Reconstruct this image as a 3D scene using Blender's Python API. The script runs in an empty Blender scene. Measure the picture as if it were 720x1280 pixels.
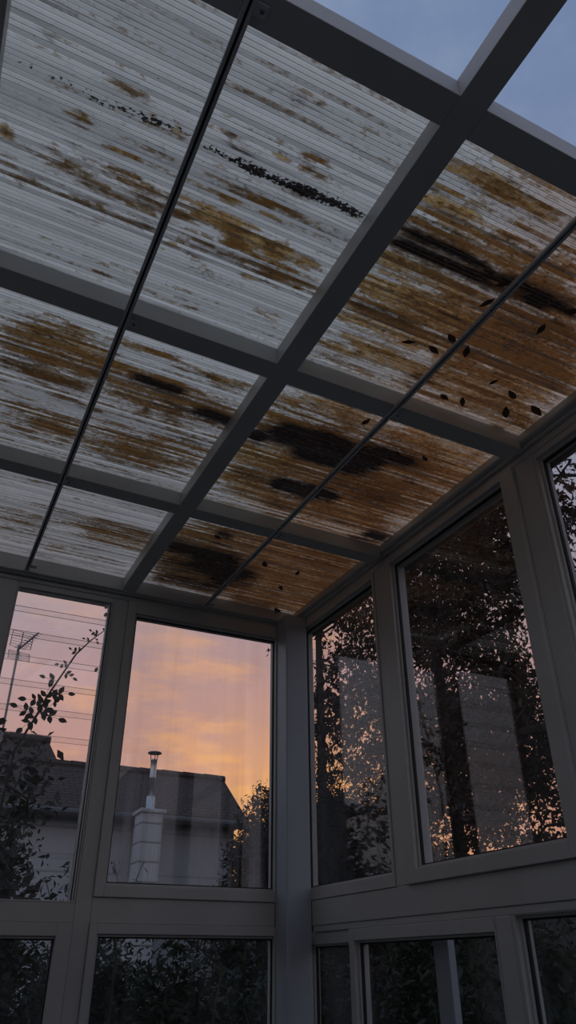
import bpy, bmesh, math, random
import numpy as np
from mathutils import Vector, Matrix
rng = np.random.default_rng(7); random.seed(7)
C = bpy.context.scene.collection
F = 1.2                     # veranda drawing units -> metres
EYE = 1.5
XR, YB = 1.266, 2.544       # inner faces of the right wall and of the back wall
def zr(x, y, off=0.0):      # underside of the roof sheets (slight fall towards the right-hand gutter)
    return 1.25 - .02167*(x-XR) + .02562*(y-YB) + off
def V(x, y, z): return (x*F, y*F, z*F+EYE)

# ---------------------------------------------------------------- mesh helpers
class MB:
    def __init__(s): s.v=[]; s.f=[]; s.m=[]
    def add(s, vs, fs, mi=0):
        b=len(s.v); s.v += [tuple(v) for v in vs]; s.f += [tuple(b+i for i in f) for f in fs]; s.m += [mi]*len(fs)
    def hexa(s, p, mi=0):   # p: 4 bottom + 4 top, both counter-clockwise from above
        s.add(p, [(3,2,1,0),(4,5,6,7),(0,1,5,4),(1,2,6,5),(2,3,7,6),(3,0,4,7)], mi)
    def box(s, x0,x1,y0,y1,z0,z1, mi=0):        # metres
        s.hexa([(x0,y0,z0),(x1,y0,z0),(x1,y1,z0),(x0,y1,z0),(x0,y0,z1),(x1,y0,z1),(x1,y1,z1),(x0,y1,z1)], mi)
    def vbox(s, x0,x1,y0,y1,z0,z1, mi=0):       # veranda units, z0/z1 numbers or functions of (x,y)
        g=lambda z,x,y: z(x,y) if callable(z) else z
        q=[(x0,y0),(x1,y0),(x1,y1),(x0,y1)]
        s.hexa([V(x,y,g(z0,x,y)) for x,y in q]+[V(x,y,g(z1,x,y)) for x,y in q], mi)
    def tube(s, pts, rad, n=8, mi=0, cap=True):
        pts=[Vector(p) for p in pts]
        if not hasattr(rad,'__len__'): rad=[rad]*len(pts)
        b=len(s.v); up=None
        for i,p in enumerate(pts):
            t=(pts[min(i+1,len(pts)-1)]-pts[max(i-1,0)]).normalized()
            if up is None: up = Vector((0,0,1)) if abs(t.z)<.9 else Vector((1,0,0))
            a=t.cross(up).normalized(); c=a.cross(t).normalized(); up=c
            for k in range(n):
                w=2*math.pi*k/n; s.v.append(tuple(p+(a*math.cos(w)+c*math.sin(w))*rad[i]))
        for i in range(len(pts)-1):
            for k in range(n):
                k2=(k+1)%n; s.f.append((b+i*n+k,b+i*n+k2,b+(i+1)*n+k2,b+(i+1)*n+k)); s.m.append(mi)
        if cap:
            s.f.append(tuple(b+k for k in range(n))[::-1]); s.m.append(mi)
            e=b+(len(pts)-1)*n; s.f.append(tuple(e+k for k in range(n))); s.m.append(mi)
    def lathe(s, c, prof, n=20, mi=0):   # prof: (r,z) bottom to top
        b=len(s.v)
        for r,z in prof:
            for k in range(n):
                w=2*math.pi*k/n; s.v.append((c[0]+r*math.cos(w),c[1]+r*math.sin(w),c[2]+z))
        for i in range(len(prof)-1):
            for k in range(n):
                k2=(k+1)%n; s.f.append((b+i*n+k,b+i*n+k2,b+(i+1)*n+k2,b+(i+1)*n+k)); s.m.append(mi)
        s.f.append(tuple(b+k for k in range(n))[::-1]); s.m.append(mi)
        e=b+(len(prof)-1)*n; s.f.append(tuple(e+k for k in range(n))); s.m.append(mi)
    def build(s, name, mats, parent=None, bevel=0, smooth=False):
        if not isinstance(mats,(list,tuple)): mats=[mats]
        o0=wloc(parent)
        me=bpy.data.meshes.new(name)
        me.from_pydata([(x-o0.x,y-o0.y,z-o0.z) for x,y,z in s.v],[],s.f)
        for m in mats: me.materials.append(m)
        me.polygons.foreach_set('material_index', s.m)
        if smooth: me.polygons.foreach_set('use_smooth',[True]*len(s.f))
        me.update()
        return link(name, me, parent, bevel)
def wloc(p):
    v=Vector((0,0,0))
    while p is not None: v+=p.location; p=p.parent
    return v
def link(name, me, parent=None, bevel=0):
    o=bpy.data.objects.new(name, me); C.objects.link(o)
    if parent is not None: o.parent=parent
    if bevel:
        b=o.modifiers.new('edge','BEVEL'); b.width=bevel; b.segments=2; b.limit_method='ANGLE'
    return o
def np_mesh(name, verts, tris, mat, parent=None):
    o0=wloc(parent); verts=np.asarray(verts,dtype=np.float32)-np.array(o0,dtype=np.float32)
    tris=np.asarray(tris,dtype=np.int32); n=tris.shape[1]
    me=bpy.data.meshes.new(name); me.vertices.add(len(verts)); me.vertices.foreach_set('co',verts.ravel())
    me.loops.add(tris.size); me.loops.foreach_set('vertex_index',tris.ravel())
    me.polygons.add(len(tris)); me.polygons.foreach_set('loop_start',np.arange(0,tris.size,n,dtype=np.int32))
    me.materials.append(mat); me.update(calc_edges=True); me.validate()
    return link(name, me, parent)
def tag(o, label=None, cat=None, group=None, kind=None):
    if label: o['label']=label
    if cat: o['category']=cat
    if group: o['group']=group
    if kind: o['kind']=kind
    return o
def empty(name, loc, label=None, cat=None, group=None, kind=None):
    o=bpy.data.objects.new(name,None); C.objects.link(o); o.location=loc; o.empty_display_size=.1
    return tag(o,label,cat,group,kind)

# ---------------------------------------------------------------- materials
def newmat(name):
    m=bpy.data.materials.new(name); m.use_nodes=True; t=m.node_tree; t.nodes.clear()
    out=t.nodes.new('ShaderNodeOutputMaterial'); return m,t,out
def node(t, typ, **kw):
    n=t.nodes.new(typ)
    for k,v in kw.items():
        if k.startswith('i_'):
            key=k[2:]; key=int(key) if key.isdigit() else key.replace('_',' ')
            if hasattr(v,'links') or isinstance(v,bpy.types.NodeSocket): t.links.new(v,n.inputs[key])
            else: n.inputs[key].default_value=v
        else: setattr(n,k,v)
    return n
def math_(t,op,a,b=None,c=None,clamp=False):
    n=t.nodes.new('ShaderNodeMath'); n.operation=op; n.use_clamp=clamp
    for i,v in enumerate((a,b,c)):
        if v is None: continue
        if isinstance(v,bpy.types.NodeSocket): t.links.new(v,n.inputs[i])
        else: n.inputs[i].default_value=v
    return n.outputs[0]
def mixc(t,f,a,b,mode='MIX'):
    n=t.nodes.new('ShaderNodeMix'); n.data_type='RGBA'; n.blend_type=mode
    for i,v in ((0,f),(6,a),(7,b)):
        if isinstance(v,bpy.types.NodeSocket): t.links.new(v,n.inputs[i])
        else: n.inputs[i].default_value = v if i==0 else (*v,1)
    return n.outputs[2]
def noise(t, vec, scale=5, detail=3, rough=.5, dim='3D', w=None):
    n=t.nodes.new('ShaderNodeTexNoise'); n.noise_dimensions=dim
    n.inputs['Scale'].default_value=scale; n.inputs['Detail'].default_value=detail; n.inputs['Roughness'].default_value=rough
    if vec is not None: t.links.new(vec,n.inputs['Vector'])
    return n.outputs['Fac']
def pos(t): return t.nodes.new('ShaderNodeNewGeometry').outputs['Position']
def scaled(t,vec,s,loc=(0,0,0)):
    n=t.nodes.new('ShaderNodeMapping'); t.links.new(vec,n.inputs[0]); n.inputs['Scale'].default_value=s; n.inputs['Location'].default_value=loc
    return n.outputs[0]
def ramp(t,fac,stops,interp='LINEAR'):
    n=t.nodes.new('ShaderNodeValToRGB'); t.links.new(fac,n.inputs[0]); e=n.color_ramp.elements; n.color_ramp.interpolation=interp
    while len(e)<len(stops): e.new(.5)
    for el,(p,c) in zip(e,stops): el.position=p; el.color=(*c,1)
    return n.outputs[0]
def principled(name, col, rough=.5, metal=0, nscale=None, namt=.15, bump=0, stretch=(1,1,1)):
    m,t,out=newmat(name)
    p=node(t,'ShaderNodeBsdfPrincipled'); p.inputs['Roughness'].default_value=rough; p.inputs['Metallic'].default_value=metal
    if nscale:
        n=noise(t,scaled(t,pos(t),stretch),nscale,4,.6)
        lo=tuple(c*(1-namt) for c in col); hi=tuple(min(1,c*(1+namt)) for c in col)
        t.links.new(ramp(t,n,[(.3,lo),(.7,hi)]),p.inputs['Base Color'])
        if bump:
            b=node(t,'ShaderNodeBump',i_Strength=bump,i_Distance=.01,i_Height=n); t.links.new(b.outputs[0],p.inputs['Normal'])
    else: p.inputs['Base Color'].default_value=(*col,1)
    t.links.new(p.outputs[0],out.inputs[0]); return m
M={}
M['alu']=principled('white_aluminium',(.52,.52,.50),.42,0,3,.08)
M['post']=principled('skylit_aluminium',(.44,.485,.54),.4,0,3,.06)  # white aluminium with the blue of the sky light put into its colour
M['web']=principled('cobweb_thread',(.62,.58,.52),.9)
M['gasket']=principled('black_rubber_gasket',(.012,.012,.013),.6)
M['bar']=principled('grey_bar',(.62,.63,.64),.4,.3,6,.15)
M['slot']=principled('dark_slot',(.01,.01,.012),.7)
M['screw']=principled('screw_steel',(.2,.2,.2),.4,.8)
M['render']=principled('wall_render',(.50,.49,.45),.85,0,4,.12,.2)
M['tile_floor']=principled('floor_tile',(.27,.26,.245),.5,0,2,.2)
M['sill']=principled('sill_panel',(.4,.4,.41),.5,0,3,.08)
M['leaf_dead']=principled('dead_leaf',(.15,.075,.035),.8,0,60,.4)
M['bark']=principled('bark',(.05,.04,.032),.9,0,20,.4,.4)
M['stem']=principled('stem',(.05,.045,.025),.7,0,20,.3)
M['lawn']=principled('lawn',(.03,.04,.015),.95,0,6,.5,.5)
M['white_render']=principled('house_render',(.62,.63,.66),.85,0,1.3,.1,.1)
M['pipe']=principled('flue_steel',(.62,.63,.64),.28,.85,8,.1)
M['pipe_dark']=principled('flue_cap_steel',(.3,.28,.27),.4,.8)
M['antenna']=principled('antenna_metal',(.25,.25,.25),.45,.6)
M['gutter']=principled('gutter_plastic',(.10,.10,.105),.5,0,4,.15)

def schlick(t, f0=.04):
    g=t.nodes.new('ShaderNodeNewGeometry')
    d=t.nodes.new('ShaderNodeVectorMath'); d.operation='DOT_PRODUCT'
    t.links.new(g.outputs['Normal'],d.inputs[0]); t.links.new(g.outputs['Incoming'],d.inputs[1])
    c=math_(t,'ABSOLUTE',d.outputs['Value'])
    k=math_(t,'POWER',math_(t,'SUBTRACT',1.0,c,clamp=True),5.0)
    return math_(t,'MULTIPLY_ADD',k,1-f0,f0)
def glass(name, tint=(.96,.97,.97), dirt=0, streak=(20,20,.7), dirtcol=(.5,.5,.5), grad=None, spots=0):
    m,t,out=newmat(name)
    tr=node(t,'ShaderNodeBsdfTransparent'); tr.inputs[0].default_value=(*tint,1)
    gl=node(t,'ShaderNodeBsdfGlossy'); gl.inputs['Roughness'].default_value=.015; gl.inputs['Color'].default_value=(1,1,1,1)
    mx=node(t,'ShaderNodeMixShader'); t.links.new(schlick(t),mx.inputs[0]); t.links.new(tr.outputs[0],mx.inputs[1]); t.links.new(gl.outputs[0],mx.inputs[2])
    last=mx.outputs[0]
    if dirt:
        n=noise(t,scaled(t,pos(t),streak),1,4,.6)
        fac=math_(t,'MULTIPLY',math_(t,'SUBTRACT',n,.42,clamp=True),dirt*4,clamp=True)
        if grad:     # dirt builds up towards the bottom of the pane: z0 (full) .. z1 (none)
            s=t.nodes.new('ShaderNodeSeparateXYZ'); t.links.new(pos(t),s.inputs[0])
            r=node(t,'ShaderNodeMapRange'); t.links.new(s.outputs[2],r.inputs[0]); r.inputs[1].default_value=grad[0]; r.inputs[2].default_value=grad[1]; r.inputs[3].default_value=1; r.inputs[4].default_value=.13
            fac=math_(t,'MULTIPLY',fac,r.outputs[0])
        if spots:
            n2=noise(t,pos(t),160,2,.5); sp=math_(t,'MULTIPLY',math_(t,'SUBTRACT',n2,.68,clamp=True),spots*10,clamp=True)
            fac=math_(t,'MAXIMUM',fac,sp)
        d1=node(t,'ShaderNodeBsdfDiffuse'); d1.inputs[0].default_value=(*dirtcol,1)
        d2=node(t,'ShaderNodeBsdfTranslucent'); d2.inputs[0].default_value=(*dirtcol,1)
        md=node(t,'ShaderNodeMixShader'); md.inputs[0].default_value=.6; t.links.new(d1.outputs[0],md.inputs[1]); t.links.new(d2.outputs[0],md.inputs[2])
        m2=node(t,'ShaderNodeMixShader'); t.links.new(fac,m2.inputs[0]); t.links.new(last,m2.inputs[1]); t.links.new(md.outputs[0],m2.inputs[2]); last=m2.outputs[0]
    t.links.new(last,out.inputs[0]); return m
M['glass']=glass('window_glass',dirt=.05,streak=(6,6,3),spots=.25)
M['glass_wet']=glass('streaked_glass',dirt=.46,streak=(16,16,.5),dirtcol=(.66,.64,.64),grad=(1.75,2.3))
M['glass_side']=glass('grimy_glass',tint=(.93,.93,.93),dirt=.05,streak=(5,5,2),dirtcol=(.45,.44,.43),spots=.22)
M['louvre']=glass('louvre_glass',tint=(.985,.985,.985),dirt=.03,streak=(8,8,8))
M['blade_edge']=principled('blade_edge',(.30,.33,.33),.4)
M['clear_skin']=glass('clear_polycarbonate',tint=(.98,.98,.98))

def leafmat(name, cols, trans=.35):
    m,t,out=newmat(name)
    c=ramp(t,noise(t,pos(t),9,2,.6),[(.3,cols[0]),(.55,cols[1]),(.75,cols[2])])
    d=node(t,'ShaderNodeBsdfDiffuse'); tr=node(t,'ShaderNodeBsdfTranslucent'); g=node(t,'ShaderNodeBsdfGlossy'); g.inputs['Roughness'].default_value=.4
    t.links.new(c,d.inputs[0]); t.links.new(c,tr.inputs[0])
    a=node(t,'ShaderNodeMixShader'); a.inputs[0].default_value=trans; t.links.new(d.outputs[0],a.inputs[1]); t.links.new(tr.outputs[0],a.inputs[2])
    b=node(t,'ShaderNodeMixShader'); b.inputs[0].default_value=.05; t.links.new(a.outputs[0],b.inputs[1]); t.links.new(g.outputs[0],b.inputs[2])
    t.links.new(b.outputs[0],out.inputs[0]); return m
M['leaf_green']=leafmat('evergreen_leaf',[(.018,.028,.010),(.03,.045,.016),(.05,.06,.02)])
M['leaf_brown']=leafmat('autumn_leaf',[(.035,.022,.012),(.055,.03,.014),(.08,.04,.015)])
M['leaf_dark']=leafmat('conifer_leaf',[(.018,.018,.012),(.025,.024,.014),(.035,.03,.018)],.15)
M['leaf_rose']=leafmat('rose_leaf',[(.025,.03,.012),(.04,.035,.015),(.06,.035,.02)])

def sheet_mat():
    """Stained multiwall polycarbonate: cells run along x, 10.8 mm pitch; dirt amounts come from the mesh (ochre, brown, black)."""
    m,t,out=newmat('stained_polycarbonate')
    P=pos(t); s=t.nodes.new('ShaderNodeSeparateXYZ'); t.links.new(P,s.inputs[0]); X,Y=s.outputs[0],s.outputs[1]
    v=math_(t,'DIVIDE',Y,.0108); idn=math_(t,'FLOOR',v); fr=math_(t,'FRACT',v)
    def wn(a,b):
        c=t.nodes.new('ShaderNodeCombineXYZ')
        for i,q in enumerate((a,b)):
            if isinstance(q,bpy.types.NodeSocket): t.links.new(q,c.inputs[i])
            else: c.inputs[i].default_value=q
        w=t.nodes.new('ShaderNodeTexWhiteNoise'); w.noise_dimensions='2D'; t.links.new(c.outputs[0],w.inputs['Vector']); return w.outputs['Value']
    rid=wn(idn,3.3)
    cx=math_(t,'FLOOR',math_(t,'MULTIPLY_ADD',X,14.0,math_(t,'MULTIPLY',rid,7.0)))
    cell=wn(idn,cx)
    # each cell shifts the dirt pattern a little along its length
    cmb=t.nodes.new('ShaderNodeCombineXYZ'); t.links.new(math_(t,'MULTIPLY_ADD',rid,.05,X),cmb.inputs[0]); t.links.new(Y,cmb.inputs[1])
    n1=noise(t,scaled(t,cmb.outputs[0],(11,75,1)),1,4,.62)
    n2=noise(t,scaled(t,cmb.outputs[0],(55,95,1),(3,1,0)),1,3,.6)
    n3=noise(t,scaled(t,cmb.outputs[0],(9,60,1),(7,4,0)),1,4,.65)
    n4=noise(t,scaled(t,P,(120,150,1)),1,2,.5)
    def at(nm):
        a=t.nodes.new('ShaderNodeAttribute'); a.attribute_name=nm; return a.outputs['Fac']
    def mask(attr,thr,k):
        return math_(t,'MULTIPLY_ADD',math_(t,'SUBTRACT',attr,thr),k,.5,clamp=True)
    def thr(a,b,c,wa,wb,wc,lo=.28,hi=.72):
        q=math_(t,'ADD',math_(t,'MULTIPLY',a,wa),math_(t,'ADD',math_(t,'MULTIPLY',b,wb),math_(t,'MULTIPLY',c,wc)))
        r=node(t,'ShaderNodeMapRange'); t.links.new(q,r.inputs[0]); r.inputs[1].default_value=lo; r.inputs[2].default_value=hi; r.inputs[3].default_value=.08; r.inputs[4].default_value=1.0
        return r.outputs[0]
    mo=mask(at('ochre'),math_(t,'MULTIPLY_ADD',math_(t,'SUBTRACT',rid,.5),.50,thr(n1,n2,cell,.42,.43,.15)),2.3)
    mb=mask(at('brown'),math_(t,'MULTIPLY_ADD',math_(t,'SUBTRACT',rid,.5),.55,thr(n3,n2,cell,.50,.40,.10)),2.0)
    mk=math_(t,'MAXIMUM',mask(at('black'),math_(t,'MULTIPLY_ADD',thr(n3,n2,cell,.6,.28,.12),.55,.14),2.2),mask(at('speck'),thr(n4,n2,n3,.45,.3,.25,.36,.66),7.0))
    big=noise(t,scaled(t,P,(5,14,1)),1,3,.5)
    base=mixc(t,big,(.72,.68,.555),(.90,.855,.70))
    base=mixc(t,at('sunset_tan'),base,mixc(t,big,(.80,.54,.34),(.95,.69,.48)))  # warm sunset light put into the sheet colour, along with its brownish film
    lum=math_(t,'MULTIPLY_ADD',wn(idn,5.1),.42,.76)
    col=mixc(t,1.0,base,mixc(t,0.0,(1,1,1),(1,1,1)),'MULTIPLY')
    vm=t.nodes.new('ShaderNodeVectorMath'); vm.operation='SCALE'; t.links.new(col,vm.inputs[0]); t.links.new(lum,vm.inputs['Scale']); col=vm.outputs[0]
    # the dirt tints the light that comes through, so each cell keeps its own brightness under it
    och=mixc(t,n2,(.62,.37,.085),(.84,.58,.25)); och=mixc(t,math_(t,'MULTIPLY',at('sunset_tan'),.6),och,mixc(t,n2,(.72,.47,.22),(.90,.65,.40)))
    col=mixc(t,math_(t,'MULTIPLY',mo,.95),col,och,'MULTIPLY')
    col=mixc(t,math_(t,'MULTIPLY',mb,.86),col,mixc(t,mo,(.34,.27,.20),(.28,.175,.10)),'MULTIPLY')
    # thin dirt lines inside single cells, and the scalloped ends of wet cells
    rid2=wn(idn,8.7); ln=math_(t,'MULTIPLY',math_(t,'GREATER_THAN',rid2,.60),math_(t,'MULTIPLY',math_(t,'SUBTRACT',noise(t,scaled(t,cmb.outputs[0],(4,70,1),(5,5,0)),1,3,.6),.42,clamp=True),3.5,clamp=True))
    dirty=math_(t,'ADD',math_(t,'MULTIPLY',at('brown'),1.0),.35,clamp=True)
    col=mixc(t,math_(t,'MULTIPLY',ln,dirty),col,(.09,.065,.045))
    fe=math_(t,'FRACT',math_(t,'MULTIPLY_ADD',X,14.0,math_(t,'MULTIPLY',rid,7.0)))
    en=math_(t,'MULTIPLY',math_(t,'LESS_THAN',fe,.045),math_(t,'MULTIPLY',at('ochre'),.40))
    col=mixc(t,en,col,(.10,.065,.03))
    # tide line round each ochre patch
    edge=math_(t,'SUBTRACT',1.0,math_(t,'MULTIPLY',math_(t,'ABSOLUTE',math_(t,'SUBTRACT',mo,.5)),2.0),clamp=True)
    col=mixc(t,math_(t,'MULTIPLY',math_(t,'POWER',edge,2.0),.4),col,(.08,.05,.02))
    col=mixc(t,math_(t,'MULTIPLY',mk,.97),col,(.008,.006,.005))
    # brown flecks gathered where the sheets are dirty
    fk=math_(t,'MULTIPLY',math_(t,'SUBTRACT',noise(t,scaled(t,cmb.outputs[0],(48,105,1),(2,8,0)),1,2,.55),.56,clamp=True),9.0,clamp=True)
    fa=math_(t,'MULTIPLY',math_(t,'ADD',at('brown'),math_(t,'MULTIPLY',at('ochre'),.5),clamp=True),.75)
    col=mixc(t,math_(t,'MULTIPLY',fk,fa),col,(.075,.036,.016))
    # tiny black specks everywhere
    sp=math_(t,'MULTIPLY',math_(t,'SUBTRACT',noise(t,scaled(t,P,(70,110,1),(9,2,0)),1,1,.5),.725,clamp=True),12.0,clamp=True)
    col=mixc(t,math_(t,'MULTIPLY',sp,.7),col,(.03,.025,.02))
    # ribs between the cells
    rib=math_(t,'LESS_THAN',fr,.17); hi=math_(t,'MULTIPLY',math_(t,'GREATER_THAN',fr,.17),math_(t,'LESS_THAN',fr,.30))
    col=mixc(t,math_(t,'MULTIPLY',rib,math_(t,'MULTIPLY_ADD',rid,.45,.22)),col,(.07,.065,.06))
    vm=t.nodes.new('ShaderNodeVectorMath'); vm.operation='SCALE'; t.links.new(col,vm.inputs[0]); t.links.new(math_(t,'MULTIPLY_ADD',hi,.30,1.0),vm.inputs['Scale']); col=vm.outputs[0]
    bp=node(t,'ShaderNodeBump',i_Strength=.5,i_Distance=.002); t.links.new(math_(t,'PINGPONG',fr,.5),bp.inputs['Height'])
    tr=node(t,'ShaderNodeBsdfTranslucent'); t.links.new(col,tr.inputs[0])
    df=node(t,'ShaderNodeBsdfDiffuse'); t.links.new(col,df.inputs[0])
    gl=node(t,'ShaderNodeBsdfGlossy'); gl.inputs['Roughness'].default_value=.25; t.links.new(bp.outputs[0],gl.inputs['Normal'])
    a=node(t,'ShaderNodeMixShader'); a.inputs[0].default_value=.10; t.links.new(tr.outputs[0],a.inputs[1]); t.links.new(df.outputs[0],a.inputs[2])
    b=node(t,'ShaderNodeMixShader'); t.links.new(math_(t,'MULTIPLY',schlick(t),.5),b.inputs[0]); t.links.new(a.outputs[0],b.inputs[1]); t.links.new(gl.outputs[0],b.inputs[2])
    t.links.new(b.outputs[0],out.inputs[0]); return m
M['sheet']=sheet_mat()

def rooftile_mat():
    m,t,out=newmat('roof_tiles')
    P=pos(t); s=t.nodes.new('ShaderNodeSeparateXYZ'); t.links.new(P,s.inputs[0])
    b=t.nodes.new('ShaderNodeTexBrick'); c=t.nodes.new('ShaderNodeCombineXYZ'); t.links.new(s.outputs[0],c.inputs[0]); t.links.new(math_(t,'MULTIPLY',s.outputs[2],1.6),c.inputs[1])
    t.links.new(c.outputs[0],b.inputs[0]); b.inputs['Scale'].default_value=3.2; b.inputs['Mortar Size'].default_value=.03
    b.inputs['Color1'].default_value=(.085,.058,.045,1); b.inputs['Color2'].default_value=(.12,.085,.068,1); b.inputs['Mortar'].default_value=(.02,.015,.013,1)
    n=noise(t,P,3,4,.6); col=mixc(t,math_(t,'MULTIPLY',n,.5),b.outputs[0],(.07,.055,.045))
    bp=node(t,'ShaderNodeBump',i_Strength=.8,i_Distance=.03); t.links.new(b.outputs['Fac'],bp.inputs['Height']); bp.invert=True
    p=node(t,'ShaderNodeBsdfPrincipled'); p.inputs['Roughness'].default_value=.85; t.links.new(col,p.inputs['Base Color']); t.links.new(bp.outputs[0],p.inputs['Normal'])
    t.links.new(p.outputs[0],out.inputs[0]); return m
M['roof']=rooftile_mat()
def block_mat(name,c1,c2,mort,scale,bw=.5,rh=.25):
    m,t,out=newmat(name)
    P=pos(t); s=t.nodes.new('ShaderNodeSeparateXYZ'); t.links.new(P,s.inputs[0])
    b=t.nodes.new('ShaderNodeTexBrick'); c=t.nodes.new('ShaderNodeCombineXYZ'); t.links.new(math_(t,'ADD',s.outputs[0],s.outputs[1]),c.inputs[0]); t.links.new(s.outputs[2],c.inputs[1]); t.links.new(c.outputs[0],b.inputs[0])
    b.offset=0; b.inputs['Scale'].default_value=scale; b.inputs['Mortar Size'].default_value=.012; b.inputs['Brick Width'].default_value=bw; b.inputs['Row Height'].default_value=rh
    b.inputs['Color1'].default_value=(*c1,1); b.inputs['Color2'].default_value=(*c2,1); b.inputs['Mortar'].default_value=(*mort,1)
    p=node(t,'ShaderNodeBsdfPrincipled'); p.inputs['Roughness'].default_value=.85; t.links.new(b.outputs[0],p.inputs['Base Color'])
    t.links.new(p.outputs[0],out.inputs[0]); return m
M['block']=block_mat('chimney_blocks',(.72,.73,.76),(.66,.67,.70),(.30,.30,.31),1,60.0,.215)
M['stone']=block_mat('house_wall_blocks',(.60,.61,.64),(.56,.57,.60),(.40,.40,.42),1,1.4,.5)
# ---------------------------------------------------------------- veranda: shell
def struct(o, label, cat): return tag(o,label,cat,None,'structure')
def trim(n, boxes, label, cat, mat='alu', bevel=.003):
    mb=MB()
    for b in boxes: mb.vbox(*b)
    return struct(mb.build('trim_%d'%n, M[mat], None, bevel), label, cat)
FL=-1.25; XL=-.95; YF=-1.5; SILL=-.55
mb=MB(); mb.vbox(XL,XR+.06,YF,YB+.06,FL-.05,FL); struct(mb.build('floor',M['tile_floor']),'dark tiled floor of the glazed veranda','floor')
mb=MB(); mb.vbox(XL-.15,XL,YF-.15,YB+.06,FL-.05,zr); struct(mb.build('wall_left',M['render']),'rendered house wall along the veranda side','wall')
mb=MB(); mb.vbox(XL,XR+.06,YF-.15,YF,FL-.05,zr); struct(mb.build('wall_front',M['render']),'rendered end wall of the veranda behind the viewer','wall')
mb=MB(); mb.vbox(.085,XR,YB,YB+.05,FL,SILL); mb.vbox(XL,.085,YB,YB+.05,FL,1.20); struct(mb.build('wall_back',M['sill']),'white panel below the back windows','wall')
mb=MB(); mb.vbox(XR,XR+.05,.40,YB+.05,FL,SILL); mb.vbox(XR,XR+.05,YF,.40,FL,lambda x,y: zr(x,y,-.034)); struct(mb.build('wall_right',M['sill']),'white panel below the side windows','wall')

# posts, mullions, transoms
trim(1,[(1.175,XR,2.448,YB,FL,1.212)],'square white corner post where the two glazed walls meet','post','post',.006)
trim(2,[(.085,.155,YB,YB+.055,SILL,1.187)],'white post at the left end of the louvred window','post')
trim(3,[(.508,.558,YB,YB+.055,SILL,1.187)],'white mullion between louvred window and sunset window','mullion')
trim(4,[(.155,.508,YB,YB+.055,.118,.170)],'white transom under the louvred window','transom')
trim(5,[(.558,1.175,YB,YB+.055,.118,.189)],'white transom under the big sunset window','transom')
trim(6,[(.085,1.175,YB-.002,YB+.055,1.188,1.203)],'thin white head rail over the back windows','rail')
trim(7,[(XL,1.236,YB-.030,YB+.06,lambda x,y: 1.2135-.006*x,lambda x,y: zr(x,y,-.001)),(XL,1.236,YB-.016,YB+.05,lambda x,y: 1.2085-.006*x,lambda x,y: 1.2135-.006*x)],'white wall plate beam along the top of the back wall','beam')
trim(8,[(1.236,1.30,.30,YB+.06,lambda x,y: zr(x,y,-.026),lambda x,y: zr(x,y,-.001)),(1.252,1.30,.30,YB+.05,lambda x,y: zr(x,y,-.035),lambda x,y: zr(x,y,-.026))],'white eaves beam along the top of the side wall','beam',bevel=.006)
trim(9,[(XR-.001,XR+.045,.40,2.448,lambda x,y: zr(x,y,-.056),lambda x,y: zr(x,y,-.036))],'white head rail over the side windows','rail')
trim(10,[(XR,XR+.055,1.873,1.930,.192,lambda x,y: zr(x,y,-.056))],'white mullion beside the narrow corner window','mullion')
trim(11,[(XR,XR+.055,1.132,1.200,.192,lambda x,y: zr(x,y,-.056))],'broad white mullion right of the big leafy window','mullion')
trim(12,[(XR,XR+.055,.40,2.448,.118,.192),(XR+.004,XR+.05,.40,2.448,.100,.118)],'white transom running along the side wall','transom')
trim(13,[(XR+.002,XR+.045,2.183,2.216,SILL,.100)],'slim white mullion in the low side glazing near the corner post','mullion')
trim(14,[(XR,XR+.050,1.480,1.533,SILL,.100)],'white mullion between the low side windows','mullion')
trim(15,[(XR,XR+.055,.34,.40,SILL,lambda x,y: zr(x,y,-.056))],'white post at the near end of the side glazing','post')

# windows ---------------------------------------------------------------
def window(n, label, base): return struct_empty('window_%d'%n, base, label)
def struct_empty(name, base, label): return empty(name, V(*base), label, 'window', None, 'structure')
def gasket_x(mb, x0,x1,z0,z1,y, w=.004):      # rubber line round a pane in the back wall
    mb.vbox(x0,x0+w,y,y+.006,z0,z1); mb.vbox(x1-w,x1,y,y+.006,z0,z1); mb.vbox(x0+w,x1-w,y,y+.006,z0,z0+w); mb.vbox(x0+w,x1-w,y,y+.006,z1-w,z1)
def back_window(n, label, ox0,ox1,oz0,oz1, px0,px1,pz0,pz1, glass, proud=.010):
    w=window(n,label,(ox0,YB,oz0)); y0=YB-proud; mb=MB(); y1=YB+.045
    mb.vbox(ox0,px0,y0,y1,oz0,oz1); mb.vbox(px1,ox1,y0,y1,oz0,oz1); mb.vbox(px0,px1,y0,y1,oz0,pz0); mb.vbox(px0,px1,y0,y1,pz1,oz1)
    b=.007
    mb.vbox(px0,px0+b,y0+.012,y1,pz0,pz1); mb.vbox(px0+b,px1,y0+.012,y1,pz0,pz0+b); mb.vbox(px0+b,px1,y0+.012,y1,pz1-b,pz1)
    mb.build('window_frame',M['alu'],w,.002)
    g=MB(); gasket_x(g,px0+b,px1-.0005,pz0+b,pz1-b,y0+.020); g.build('gasket',M['gasket'],w)
    p=MB(); p.vbox(px0+b,px1,y0+.028,y0+.0315,pz0+b,pz1-b); p.build('pane',M[glass],w)
    return w
back_window(2,'big fixed window framing the sunset and the metal flue',.5585,1.174,.1895,1.187,.588,1.170,.222,1.138,'glass_wet')
back_window(3,'dark low window under the louvred window',.085,.507,SILL,.1175,.13,.461,-.5,.083,'glass')
back_window(4,'dark low window under the sunset window',.5585,1.174,SILL,.1175,.583,1.171,-.5,.090,'glass')
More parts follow.
